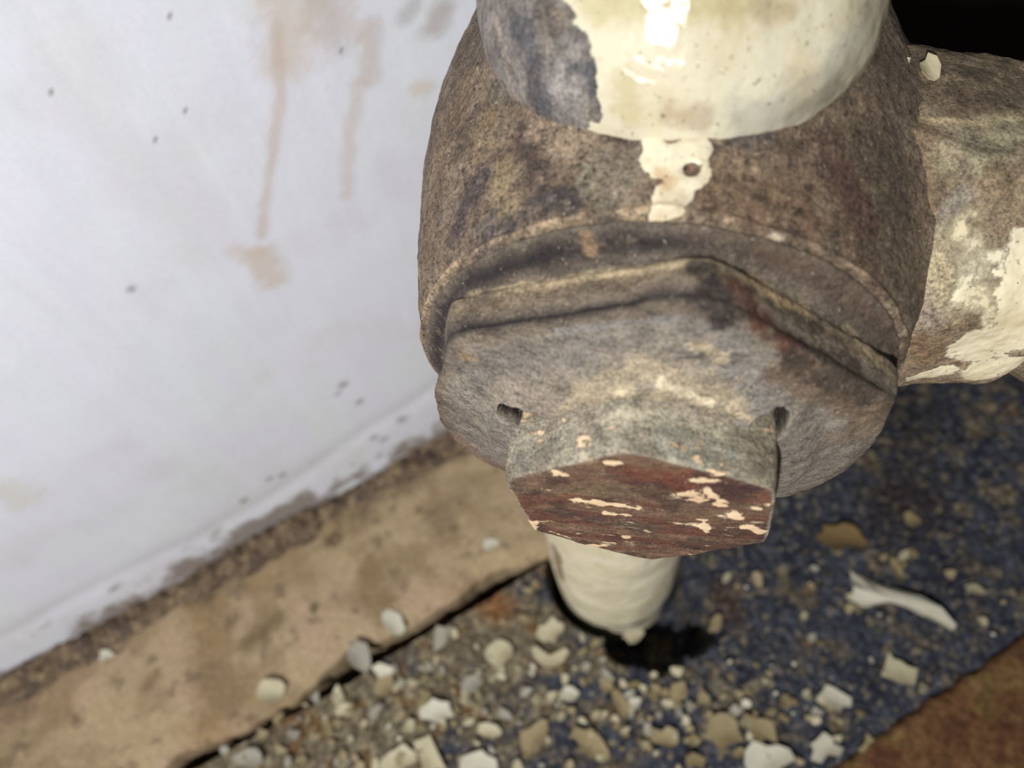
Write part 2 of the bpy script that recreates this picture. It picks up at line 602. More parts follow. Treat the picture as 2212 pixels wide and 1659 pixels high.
def interp(x, xs, ys):
    xs = np.asarray(xs, float); ys = np.asarray(ys, float)
    # smooth (cubic Hermite) interpolation
    d = np.gradient(ys, xs)
    i = np.clip(np.searchsorted(xs, x) - 1, 0, len(xs) - 2)
    hh = xs[i + 1] - xs[i]; t = np.clip((x - xs[i]) / hh, 0, 1)
    return (ys[i] * (1 + 2 * t) * (1 - t) ** 2 + d[i] * hh * t * (1 - t) ** 2 + ys[i + 1] * t * t * (3 - 2 * t) + d[i + 1] * hh * t * t * (t - 1))


# ---- body: a barrel lying along Y
th = TH(540)
ss = spaced((19.6, 34, 110), (34, 80, 130), (80, 90.5, 30))
rr = interp(ss, [19.6, 21, 25, 32, 41, 52, 62, 70, 77, 83, 87.5, 90.5], [29.9, 30.6, 31.6, 33.0, 34.3, 34.8, 34.2, 33.0, 31.0, 26.5, 19, 0.5])
rr = rr + .35 * np.exp(-((ss - 20.3) / .35) ** 2)
rr[0] = 27.5; rr[1] = 29.3
T, Sx = np.meshgrid(th, ss, indexing='ij')
Rr = np.broadcast_to(rr, T.shape)
P = np.stack([Rr * np.sin(T), Sx, Rr * np.cos(T)], -1)
N = np.stack([np.sin(T), 0 * T, np.cos(T)], -1)
body_w = sstep(19.7, 22.5, Sx)
dsp = 1.1 * (fbm(P * .07, 101, 4) - .5) + .55 * (fbm(P * .28, 102, 4) - .5) * body_w + .22 * (fbm(P * 1.1, 103, 3) - .5)
dsp = dsp + .5 * (fbm(np.stack([T * 9, Sx * .5, T * 0], -1), 104, 3) - .5) * np.exp(-((Sx - 20.7) / .8) ** 2)
# fillets of old paint and casting towards the riser and the outlet
dr = np.hypot(P[..., 0] - RIS[0], P[..., 1] - RIS[1]) - 21.6
dsp = dsp + np.where(P[..., 2] > 0, 1.5 * np.exp(-np.clip(dr, -1, 99) / 1.8), 0)
do = np.hypot(P[..., 1] - 49.0, P[..., 2] + 3.0) - 22.8
dsp = dsp + np.where(P[..., 0] > 0, 1.3 * np.exp(-np.clip(do, -1, 99) / 2.0), 0)
P = P + N * dsp[..., None]
S = Surf(P, (122, 105, 86), 111)
p3 = P.reshape(-1, 3)
S.mix((98, 83, 68), sstep(.42, .66, fbm(p3 * .13, 112, 5)) * .8)
S.mix((142, 126, 106), sstep(.56, .72, fbm(p3 * .22, 113, 5)) * .7)
S.stain((124, 103, 80), [(1010, 180), (960, 300), (930, 430), (915, 560)], 46, .8)
S.stain((112, 104, 92), [(1080, 190), (1060, 290)], 34, .6)
S.stain((134, 112, 82), [(1050, 270), (1040, 320)], 46, .7)
S.stain((154, 134, 102), [(1085, 380), (1080, 420), (1090, 450)], 34, .85)
S.stain((72, 62, 66), [(1035, 390), (1010, 440), (985, 500)], 34, .8)
S.stain((70, 54, 52), [(1135, 290), (1145, 345), (1170, 390)], 30, .9)
S.stain((66, 60, 62), [(1240, 425), (1170, 440), (1100, 480), (1040, 540)], 28, .85)
S.stain((100, 96, 96), [(1060, 470), (1040, 500)], 20, .7)
S.stain((158, 138, 116), [(1170, 270), (1230, 280), (1210, 310)], 40, .8)
S.stain((134, 124, 106), [(1290, 370), (1360, 360), (1330, 420)], 56, .8)
S.stain((78, 70, 64), [(1320, 285), (1370, 300)], 22, .7)
S.stain((122, 98, 76), [(1560, 420), (1650, 430), (1720, 470)], 70, .8)
S.stain((96, 72, 60), [(1790, 330), (1830, 400), (1870, 470)], 46, .85)
S.stain((114, 92, 74), [(1840, 520), (1890, 600)], 46, .6)
S.stain((138, 118, 96), [(1560, 360), (1640, 340)], 32, .6)
S.stain((88, 82, 80), [(1600, 300), (1650, 300)], 26, .8)
S.stain((150, 130, 104), [(1180, 500), (1280, 485)], 9, .6)
S.stain((206, 190, 165), [(1670, 512), (1690, 510)], 9, .9, .4)
# rim line rubbed pale
rim = np.exp(-((Sx.ravel() - 20.3) / .30) ** 2)
S.mix((184, 160, 130), rim * sstep(.36, .6, fbm(p3 * .25, 114, 3)) * .85)
# drip of cream paint running from the riser
S.coat([(1440, 250), (1430, 300), (1428, 350)], 46, .8, .7)
S.coat([(1500, 330), (1490, 380), (1455, 420), (1440, 448)], 38, .8, .7)
S.coat([(1340, 250), (1400, 262), (1490, 268)], 24, .6, .8)
S.bare([(1450, 290)], 26, .5, .5)
S.bare([(1495, 370)], 17, .4, .4)
S.stain((206, 172, 138), [(1450, 288), (1470, 300)], 34, .85)
S.tint((206, 176, 136), [(1430, 385), (1440, 400)], 20, .8)
S.tint((190, 172, 146), [(1450, 250), (1480, 262)], 40, .7)
S.tint((200, 182, 152), [(1440, 450), (1470, 440)], 26, .7)
S.stain((120, 88, 66), [(1496, 372)], 16, .9)
S.stain((178, 156, 126), [(1440, 470), (1380, 470)], 30, .6)
S.c *= .86
P = (p3 + N.reshape(-1, 3) * (S.paint * .55)[:, None]).reshape(P.shape)
me = grid_mesh('valve_body', P, True)
S.finish(me)
CREAM, CREAM2 = (210, 202, 176), (200, 186, 154)
body_mat = grime_material('grimy_cast_body', CREAM, CREAM2, .35, 1.15, (1, 1, 1), None, .95)
add('valve_body', me, body_mat, valve)

# ---- riser: paint-clogged neck standing on the body
th = TH(480)
zs = spaced((22, 29, 30), (29, 52, 150), (52, 190, 60))
rz = interp(zs, [22, 28.5, 30.5, 34, 37.5, 41, 44, 47, 52, 60, 90, 190], [21.4, 21.6, 22.5, 22.8, 22.0, 20.2, 18.1, 16.7, 16.0, 15.8, 15.8, 15.8])
T, Z = np.meshgrid(th, zs, indexing='ij')
Rr = np.broadcast_to(rz, T.shape)
P = np.stack([RIS[0] + Rr * np.sin(T), RIS[1] - Rr * np.cos(T), Z], -1)
N = np.stack([np.sin(T), -np.cos(T), 0 * T], -1)
dsp = 1.0 * (fbm(P * .09, 121, 3) - .5) + .40 * (fbm(P * .3, 122, 3) - .5)
P = P + N * dsp[..., None]
# the foot of the paint sags unevenly
P[..., 2] += 0
S = Surf(P, (128, 122, 116), 131)
p3 = P.reshape(-1, 3)
S.mix((104, 98, 94), sstep(.45, .65, fbm(p3 * np.array([.5, .5, .12]), 132, 4)) * .8)
S.stain((76, 76, 82), [(1130, 60), (1150, 120), (1165, 190), (1180, 240)], 34, .85)
S.stain((164, 160, 156), [(1200, 170), (1220, 200)], 34, .6)
S.stain((70, 72, 76), [(1240, 150), (1280, 150), (1285, 185)], 20, .85)
S.stain((90, 80, 70), [(1170, 20), (1200, 50)], 34, .7)
S.stain((160, 146, 132), [(1070, 40), (1090, 110), (1120, 220)], 12, .6)
S.paint[:] = 1
S.bare([(1120, -60), (1140, 40), (1150, 120), (1170, 200), (1180, 260)], 92, .6, .5)
S.bare([(1210, 90), (1240, 170), (1250, 220)], 56, .6, .5)
tdeg = np.degrees(T.ravel())
S.paint = np.minimum(S.paint, sstep(-45, -37, tdeg + 6 * (fbm(p3 * .3, 133, 3) - .5)) * sstep(178, 150, tdeg))
S.tint((196, 190, 172), [(1640, 260), (1760, 200), (1850, 110), (1890, 20)], 60, .8)
S.tint((170, 164, 150), [(1720, 250), (1800, 190)], 26, .7)
S.tint((206, 196, 150), [(1300, 10), (1450, 0), (1600, 10)], 46, .7)
S.tint((188, 170, 130), [(1420, 10), (1700, 20)], 22, .6)
S.tint((210, 196, 156), [(1350, 190), (1360, 240)], 34, .8)
S.tint((198, 178, 150), [(1450, 250), (1520, 260)], 30, .7)
foot = p3[:, 2] + 5.0 * (fbm(p3 * .35, 134, 4) - .5)
S.paint = np.minimum(S.paint, .15 + .85 * sstep(28.6, 31.2, foot))
S.mix((132, 118, 100), 1 - sstep(29, 33, p3[:, 2]))
me = grid_mesh('riser_neck', P, True)
S.finish(me)
ris_mat = grime_material('cream_gloss_paint', (196, 190, 167), (188, 178, 150), .08, .95, (1, 1, .45))
add('riser_neck', me, ris_mat, valve)

# ---- cap: hexagonal nut with rubbed corners and a domed front
NC = math.radians(9.0)          # direction of the first corner
th = TH(600)
HEXR = 29.9


def hexr(T, c0, R, p):
    """rounded hexagon: R at corners (softened), apothem at flats"""
    a = (T - c0 + math.pi / 6) % (math.pi / 3) - math.pi / 6      # 0 at a corner
    b = math.pi / 6 - np.abs(a)                                  # 0 at a flat's middle
    flat = R * math.cos(math.pi / 6) / np.cos(b)
    return (flat ** -p + (R * .985) ** -p) ** (-1 / p)


HX = hexr(th, NC, HEXR, 40)
path = []           # (axial s, fn of theta radius)
nv = 190
u = np.linspace(0, 1, nv)
s_path = interp(u, [0, .06, .16, .26, .30, .34, .46, .52, .58, .68, .80, .92, 1.0], [20.6, 19.7, 18.3, 16.9, 16.2, 15.4, 12.6, 11.8, 11.2, 10.3, 9.1, 6.9, 6.6])
circ = interp(u, [0, .06, .16, .26, .30, .34, .46, .52, .58, .68, .80, .92, 1.0], [28.6, 29.7, 28.7, 27.9, 28.1, 28.3, 28.2, 28.1, 27.4, 25.0, 21.4, 18.0, 14.5])
hexw = interp(u, [0, .06, .16, .26, .30, .34, .46, .52, .58, .68, .80, .92, 1.0], [0, 0, .25, .75, .95, 1, 1, .95, .85, .5, .1, 0, 0])
circ = circ + 0 * u
T, U = np.meshgrid(th, u, indexing='ij')
hexscale = HX[:, None] / 28.3
# the flats turned to the wall and the floor are filled with paint, so the front edge reads rounder there
hw = hexw[None] * (1 - .65 * sstep(.48, .56, u)[None] * sstep(45, 85, np.abs(np.degrees(th)))[:, None])
Rr = circ[None] * (1 - hw) + circ[None] * hexscale * hw
Sx = np.broadcast_to(s_path, T.shape).copy()
P = np.stack([Rr * np.sin(T), Sx, Rr * np.cos(T)], -1)
N = grid_normals(P, True)
if np.mean(N[:, 120, 1]) > 0:
    N = -N
dsp = .7 * (fbm(P * .12, 141, 4) - .5) + .45 * (fbm(P * .45, 142, 4) - .5)
# rubbed ridge along the back edge of each flat, and a shallow hollow along its front edge
dsp = dsp + .22 * np.exp(-((U - .315) / .025) ** 2) - .28 * np.exp(-((U - .48) / .06) ** 2) + .1 * np.exp(-((U - .57) / .03) ** 2)
# paint caked against the plug, with pits left open at two of its corners
PC = math.radians(-8.0)
plug_r = hexr(th, PC, 17.6, 60)
dplug = Rr - plug_r[:, None]
dsp = dsp + .5 * np.exp(-(np.clip(dplug, 0, 99) / 1.5)) * (U > .6)
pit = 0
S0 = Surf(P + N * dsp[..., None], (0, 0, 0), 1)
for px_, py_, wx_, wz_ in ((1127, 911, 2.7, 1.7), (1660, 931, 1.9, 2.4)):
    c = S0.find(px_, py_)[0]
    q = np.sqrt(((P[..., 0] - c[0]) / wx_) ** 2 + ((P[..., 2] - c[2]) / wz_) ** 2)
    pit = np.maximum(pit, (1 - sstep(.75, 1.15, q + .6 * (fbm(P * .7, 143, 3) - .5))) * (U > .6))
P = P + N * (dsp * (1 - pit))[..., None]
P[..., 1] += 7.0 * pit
S = Surf(P, (124, 114, 102), 151)
p3 = P.reshape(-1, 3)
u3 = U.ravel(); t3d = np.degrees(T.ravel())
n5 = fbm(p3 * .25, 152, 4) - .5
S.mix((96, 86, 76), sstep(.45, .66, fbm(p3 * np.array([.1, .3, .3]), 153, 5)) * .6)
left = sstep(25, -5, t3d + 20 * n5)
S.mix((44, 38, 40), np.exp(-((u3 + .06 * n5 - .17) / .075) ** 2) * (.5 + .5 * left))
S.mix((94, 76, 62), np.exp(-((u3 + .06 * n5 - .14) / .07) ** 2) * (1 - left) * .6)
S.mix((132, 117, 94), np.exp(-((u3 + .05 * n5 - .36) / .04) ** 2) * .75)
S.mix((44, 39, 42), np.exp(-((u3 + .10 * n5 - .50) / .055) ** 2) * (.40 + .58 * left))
S.mix((142, 136, 128), sstep(.58, .70, u3 + .06 * n5) * .75)
S.stain((138, 137, 136), [(1530, 740), (1600, 830), (1640, 900)], 60, .5)
S.stain((120, 115, 112), [(1000, 800), (1150, 770), (1300, 740)], 40, .6)
S.stain((150, 140, 128), [(1100, 880), (1200, 850)], 50, .6)
S.stain((176, 164, 138), [(1280, 860), (1400, 820), (1500, 840), (1570, 880)], 46, .75)
S.stain((214, 200, 172), [(1500, 745), (1540, 765), (1560, 775)], 15, .85, .4)
S.stain((220, 206, 178), [(1330, 850), (1360, 845)], 10, .9)
S.stain((220, 208, 182), [(1430, 830), (1480, 850), (1530, 870)], 12, .85)
S.stain((206, 192, 164), [(1580, 880), (1620, 910)], 12, .8)
S.stain((200, 186, 158), [(1200, 890), (1260, 860)], 12, .6)
S.stain((128, 102, 88), [(960, 990), (1020, 1020), (1080, 1040)], 42, .7)
S.stain((98, 80, 66), [(930, 880), (935, 950)], 22, .6)
S.stain((44, 38, 38), [(1510, 570), (1530, 620), (1570, 680)], 40, .95)
S.stain((80, 42, 30), [(1590, 620), (1640, 690), (1700, 745)], 26, .85)
S.stain((86, 58, 44), [(1700, 745), (1760, 790)], 20, .7)
S.stain((104, 84, 64), [(1700, 800), (1800, 860), (1880, 900)], 44, .7)
S.stain((64, 54, 44), [(1660, 640), (1760, 710), (1850, 790)], 22, .8)
S.stain((60, 50, 42), [(1730, 770), (1800, 820), (1880, 860)], 34, .85)
S.stain((186, 170, 140), [(1010, 642), (1150, 618), (1300, 592), (1470, 566)], 13, .9, .5, .5)
S.stain((178, 156, 120), [(1620, 600), (1680, 640), (1740, 670)], 18, .85)
S.stain((176, 158, 126), [(1830, 710), (1870, 750), (1900, 785)], 13, .85)
S.mix((196, 178, 146), np.exp(-((t3d - math.degrees(NC) + 119) / 2.6) ** 2) * sstep(.24, .32, u3) * sstep(.56, .48, u3) * sstep(.3, .5, fbm(p3 * .5, 157, 3)) * .95)
S.mix((176, 158, 128), np.exp(-((u3 - .31) / .012) ** 2) * sstep(.40, .58, fbm(p3 * .22, 158, 4)) * .8)
S.stain((136, 134, 134), [(1200, 715), (1350, 700), (1480, 690)], 9, .7)
S.stain((176, 146, 112), [(1270, 510), (1280, 540)], 14, .7)
S.stain((164, 140, 104), [(1000, 770), (1020, 775)], 14, .7)
S.stain((124, 108, 90), [(1800, 950), (1880, 930)], 40, .6)
S.mix((30, 21, 16), sstep(.02, .2, pit.ravel()))  # pit walls painted dark for the shade the torch washes out
S.c *= .76 * np.array([1.04, 1.0, .94])
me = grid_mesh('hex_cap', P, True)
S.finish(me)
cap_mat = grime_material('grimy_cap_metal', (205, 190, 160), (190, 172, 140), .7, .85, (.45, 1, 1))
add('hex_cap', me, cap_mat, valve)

# ---- plug: hexagon head with flaked face
th = TH(540)
u = np.linspace(0, 1, 200)
s_path = interp(u, [0, .40, .47, .50, .54, .60, 1], [14.0, .9, .25, .12, .03, 0, 0])
rad = interp(u, [0, .40, .47, .50, .54, .60, 1], [17.7, 17.5, 17.25, 16.95, 16.3, 15.0, .05])
T, U = np.meshgrid(th, u, indexing='ij')
hx = hexr(th, PC, 17.6, 46) / 17.6
hx = hx * (1 + .012 * np.sin(2 * th + .4))
Rr = rad[None] * hx[:, None]
P = np.stack([Rr * np.sin(T), np.broadcast_to(s_path, T.shape), Rr * np.cos(T)], -1)
P[..., 2] = np.where(P[..., 2] < 0, P[..., 2] * 1.09, P[..., 2])
N = grid_normals(P, True)
if np.mean(N[:, 170, 1]) > 0:
    N = -N
dsp = .5 * (fbm(P * .15, 161, 4) - .5) + .22 * (fbm(P * .6, 162, 4) - .5)
dsp = dsp + .5 * (fbm(np.stack([T * 8 / 3.14, T * 0, T * 0], -1), 163, 3) - .5) * np.exp(-((U - .5) / .06) ** 2)
P = P + N * dsp[..., None]
S = Surf(P, (150, 142, 124), 171)
p3 = P.reshape(-1, 3)
u3 = U.ravel()
face = sstep(.47, .52, u3)
S.mix((126, 116, 98), sstep(.45, .66, fbm(p3 * .25, 172, 5)) * .7)
S.stain((112, 106, 96), [(1130, 1000), (1180, 980)], 40, .7)
S.stain((176, 168, 146), [(1350, 900), (1450, 900), (1540, 930)], 36, .7)
S.stain((142, 144, 132), [(1450, 950), (1560, 990)], 40, .6)
c0 = S.c.copy()
S.c[:] = srgb((104, 66, 50))
S.mix((122, 98, 76), sstep(.44, .62, fbm(p3 * np.array([.12, .4, .4]), 173, 4)) * .75)
S.mix((72, 50, 44), sstep(.52, .68, fbm(p3 * .3, 174, 4)) * .7)
S.stain((118, 98, 74), [(1200, 1060), (1280, 1060), (1330, 1060)], 40, .7)
S.stain((112, 62, 44), [(1360, 1015), (1440, 1030), (1480, 1060)], 30, .8)
S.stain((66, 42, 40), [(1560, 1055), (1620, 1060)], 26, .85)
S.stain((88, 78, 66), [(1320, 1130), (1400, 1140)], 34, .6)
S.c = c0 * (1 - face[:, None]) + S.c * face[:, None]
nf = fbm(p3 * np.array([.22, .8, .8]), 175, 4)
S.paint = .40 * sstep(.46, .62, nf) * face + .42 * sstep(.42, .62, fbm(p3 * np.array([.2, .5, .5]), 176, 4)) * (1 - face)
for pts, r in (([(1250, 1080), (1310, 1090), (1380, 1098)], 13), ([(1310, 1110), (1350, 1112)], 11), ([(1470, 1070), (1500, 1075)], 19),
               ([(1530, 1060), (1560, 1090)], 14), ([(1590, 1112)], 17), ([(1635, 1100)], 12), ([(1620, 1140), (1640, 1150)], 15), ([(1200, 1020), (1220, 1025)], 10),
               ([(1500, 1040), (1540, 1040)], 14), ([(1142, 1135), (1155, 1146)], 13), ([(1190, 1158), (1230, 1165)], 7), ([(1280, 1196)], 8), ([(1490, 1208)], 8),
               ([(1310, 1000), (1340, 1000)], 8), ([(1520, 1125), (1530, 1150)], 11), ([(1350, 1160)], 9), ([(1250, 1150)], 8)):
    S.coat(pts, r * 1.5, 1.0, .9, .6, .70)
S.c *= (.88 + .22 * (1 - face))[:, None]
me = grid_mesh('hex_plug', P, True)
S.finish(me)
plug_mat = grime_material('rusty_plug', (214, 190, 156), (206, 178, 142), .75, .9, (.45, 1, 1), None, .5, .05, 1.0)
add('hex_plug', me, plug_mat, valve)

# ---- outlet: neck to the right with a soft-edged union behind it
OY, OZ = 49.0, -3.0
th = TH(440)
xs = spaced((20, 34, 40), (34, 62, 170), (62, 160, 60))
rx = interp(xs, [20, 34, 38, 44, 48, 49.8, 51.5, 54.5, 60, 64, 80, 160], [23.4, 23.5, 22.9, 22.1, 21.5, 20.0, 20.5, 22.2, 21.2, 20.6, 20.4, 20.4])
T, X = np.meshgrid(th, xs, indexing='ij')
oct_ = 1 + .022 * np.cos(8 * (T - .35)) * (1 - sstep(44, 50, X))
Rr = np.broadcast_to(rx, T.shape) * oct_
P = np.stack([X, OY - Rr * np.sin(T), OZ + Rr * np.cos(T)], -1)
N = np.stack([0 * T, -np.sin(T), np.cos(T)], -1)
dsp = 1.6 * (fbm(P * .08, 181, 4) - .5) + .7 * (fbm(P * .3, 182, 4) - .5) + .25 * (fbm(P * 1.0, 183, 3) - .5)
# a seam of paint along the shoulder
dsp = dsp + .7 * np.exp(-((np.degrees(T) - 18 + 4 * np.sin(X * .3)) / 3.0) ** 2)
P = P + N * dsp[..., None]
S = Surf(P, (150, 133, 108), 191)
p3 = P.reshape(-1, 3)
S.mix((116, 98, 76), sstep(.42, .64, fbm(p3 * .14, 192, 5)) * .7)
S.stain((86, 74, 58), [(1930, 150), (2050, 170), (2200, 180)], 60, .85)
S.stain((96, 80, 66), [(2050, 220), (2150, 230)], 40, .6)
S.stain((184, 166, 130), [(1900, 210), (1940, 240), (2010, 262), (2110, 262), (2200, 255)], 10, .7)
S.stain((120, 99, 76), [(1960, 290), (1990, 380), (1970, 460)], 60, .75)
S.stain((150, 134, 100), [(1960, 460), (1960, 560)], 44, .7)
S.stain((146, 140, 114), [(2090, 330), (2180, 300)], 60, .7)
S.stain((150, 144, 132), [(2080, 430), (2040, 480)], 26, .6)
S.stain((106, 90, 66), [(2150, 370), (2170, 380)], 26, .7)
S.stain((152, 140, 124), [(1970, 640), (2000, 680)], 44, .7)
S.stain((120, 92, 64), [(1960, 740), (2020, 760)], 36, .6)
S.stain((200, 186, 150), [(2040, 560), (2080, 620)], 60, .6)
S.coat([(2080, 500), (2120, 560), (2090, 650), (2150, 700)], 56, .9, .8, .3, .62)
S.coat([(2120, 740), (2200, 720), (2230, 640), (2240, 560)], 70, .6, .6)
S.coat([(2130, 800), (2200, 790)], 50, .5, .4)
S.coat([(1980, 820), (2040, 800)], 26, .5, .5)
S.stain((96, 76, 54), [(2062, 790)], 14, .85)
me = grid_mesh('outlet_neck', P[::-1], True)
S.c = S.c.reshape(P.shape)[::-1].reshape(-1, 3); S.paint = S.paint.reshape(P.shape[:2])[::-1].ravel()
S.finish(me)
out_mat = grime_material('yellowed_outlet_paint', (212, 203, 174), (196, 184, 150), .5, .9, (1, 1, 1), None, .6, .16, .75)
add('outlet_neck', me, out_mat, valve)

outlet = bpy.data.objects['outlet_neck']
OUT_S = S
LIFTING = [(1908, 165, 2.2, .7, .5), (1935, 150, 1.6, -.4, .6), (2005, 152, 1.3, .3, .4), (1895, 118, 1.1, .9, .3)]

# ---- supply pipe rising from the floor
th = TH(220)
zs = spaced((FLOOR - 31, FLOOR + 30, 90), (FLOOR + 30, -20, 40))
rz = interp(zs, [FLOOR - 31, FLOOR, FLOOR + 4, FLOOR + 12, FLOOR + 40, -20], [15.6, 16.4, 16.9, 17.2, 17.4, 17.4])
T, Z = np.meshgrid(th, zs, indexing='ij')
Rr = np.broadcast_to(rz, T.shape)
P = np.stack([PIPE[0] + Rr * np.sin(T), PIPE[1] - Rr * np.cos(T), Z], -1)
N = np.stack([np.sin(T), -np.cos(T), 0 * T], -1)
P = P + N * (1.2 * (fbm(P * .11, 201, 4) - .5))[..., None]
S = Surf(P, (150, 132, 108), 203)
S.paint[:] = 1
S.bare([(1180, 1200), (1190, 1260)], 18, .5, .5)
me = grid_mesh('supply_pipe', P, True)
S.finish(me)
pipe_mat = grime_material('cream_pipe_paint', (222, 214, 188), (214, 204, 172), .4, .6)
add('supply_pipe', me, pipe_mat, valve)

# ------------------------------------------------------------------ dirt ridge along the foot of the wall
t4 = spaced((-300, -130, 30), (-130, 130, 620))
v4 = np.linspace(-1, 1, 26)
T, Vv = np.meshgrid(t4, v4, indexing='ij')
amp = .5 + 2.1 * fbm(np.stack([t4 * .07, t4 * 0, t4 * 0], -1), 211, 4)
wid = (3.4 * amp + .8)[:, None]
mid = 2.6
o = mid + Vv * wid
pp = wpt(T, FLOOR + 0 * T)
pp[..., 0] += NW[0] * o; pp[..., 1] += NW[1] * o
hh = 1.2 + (1 - Vv ** 2) * amp[:, None] * (1.6 + 3.2 * (fbm(pp * .35, 212, 4) - .3))
pp[..., 2] = FLOOR + np.maximum(hh, .4)
P = pp[:, ::-1]
me = grid_mesh('dirt_ridge', P)
S = Surf(P, (112, 96, 78), 213)
S.mix((84, 72, 64), sstep(.42, .62, fbm(P.reshape(-1, 3) * .3, 214, 4)) * .8)
S.mix((150, 132, 104), sstep(.56, .7, fbm(P.reshape(-1, 3) * .4, 215, 4)) * .7)
S.finish(me)
add('dirt_ridge', me, tone_material('crumbly_dirt', .95, 900, .45, .9, .0008, None, .1), kind='stuff',
    label='crumbly brown dirt heaped along the foot of the white wall', category='dirt')

# ------------------------------------------------------------------ paint chips
CHIP = {}


def chip_mat(name, c, c2, rough=.55):
    k = NT(name)
    n = k.noise(260, 4)
    CHIP[name] = k.done(k.mix(k.ramp(n, .4, .65), c, c2), rough, k.bump(n, .2, .0005), .3)


chip_mat('cream_chip', (172, 164, 136), (146, 136, 108))
chip_mat('white_chip', (184, 180, 162), (158, 152, 132))
chip_mat('tan_chip', (138, 125, 92), (112, 98, 70))
chip_mat('grey_chip', (142, 138, 124), (120, 114, 100))
chip_mat('ochre_chip', (110, 92, 60), (88, 72, 48), .95)


def chip_mesh(seed, n=11, elong=1.0, thick=.28, curl=.3, rag=.35, shape=None):
    """unit-radius (mm scale 1) flake: ragged outline, bent about its long axis, with a real thickness"""
    rng = random.Random(seed)
    if shape is None:
        ring = []
        for i in range(n):
            a = 2 * math.pi * (i + rng.uniform(-.25, .25)) / n
            r = 1 + rng.uniform(-rag, rag)
            ring.append((math.cos(a) * r * elong, math.sin(a) * r))
    else:
        ring = shape
    n = len(ring)
    ring = np.array(ring)
    tl = rng.uniform(-.12, .12)

    def lift(p):
        if curl < -1:
            mid_y = -.02 - .18 * p[0] ** 2 * (p[0] > 0)
            return .16 + curl * .5 * min(abs(p[1] - mid_y), .2) ** 2
        return curl * (p[1] ** 2) * .5 + curl * .25 * p[0] ** 2 * .3 + tl * p[0] * .6

    c = ring.mean(0)
    V = []
    for dz in (thick, 0):
        V.append((c[0], c[1], lift(c) + dz))
        for q in (c + (ring - c) * .55, ring):
            for p in q:
                V.append((p[0], p[1], lift(p) + dz))
    m_ = 1 + 2 * n
    Fc = []
    for i in range(n):
        j = (i + 1) % n
        Fc.append((0, 1 + i, 1 + j))
        Fc.append((1 + i, 1 + n + i, 1 + n + j, 1 + j))
        Fc.append((m_, m_ + 1 + j, m_ + 1 + i))
        Fc.append((m_ + 1 + i, m_ + 1 + j, m_ + 1 + n + j, m_ + 1 + n + i))
        Fc.append((1 + n + i, m_ + 1 + n + i, m_ + 1 + n + j, 1 + n + j))
    me = bpy.data.meshes.new('paint_chip')
    me.from_pydata([(v[0] * MM, v[1] * MM, v[2] * MM) for v in V], [], Fc)
    me.update()
    return me


def place_chip(me, mat, px, py, size_mm, rot, label, group=None, z=.6, name='paint_chip', cat='paint chip', tilt=(0, 0), zbase=FLOOR):
    o = bpy.data.objects.new(name, me)
    if not me.materials:
        me.materials.append(CHIP[mat])
    col.objects.link(o)
    p = on_floor(px, py, zbase + z)
    o.location = Vector(W(p))
    o.scale = (size_mm,) * 3
    o.rotation_euler = (tilt[0], tilt[1], rot)
    o['label'] = label
    o['category'] = cat
    if group:
        o['group'] = group
    return o


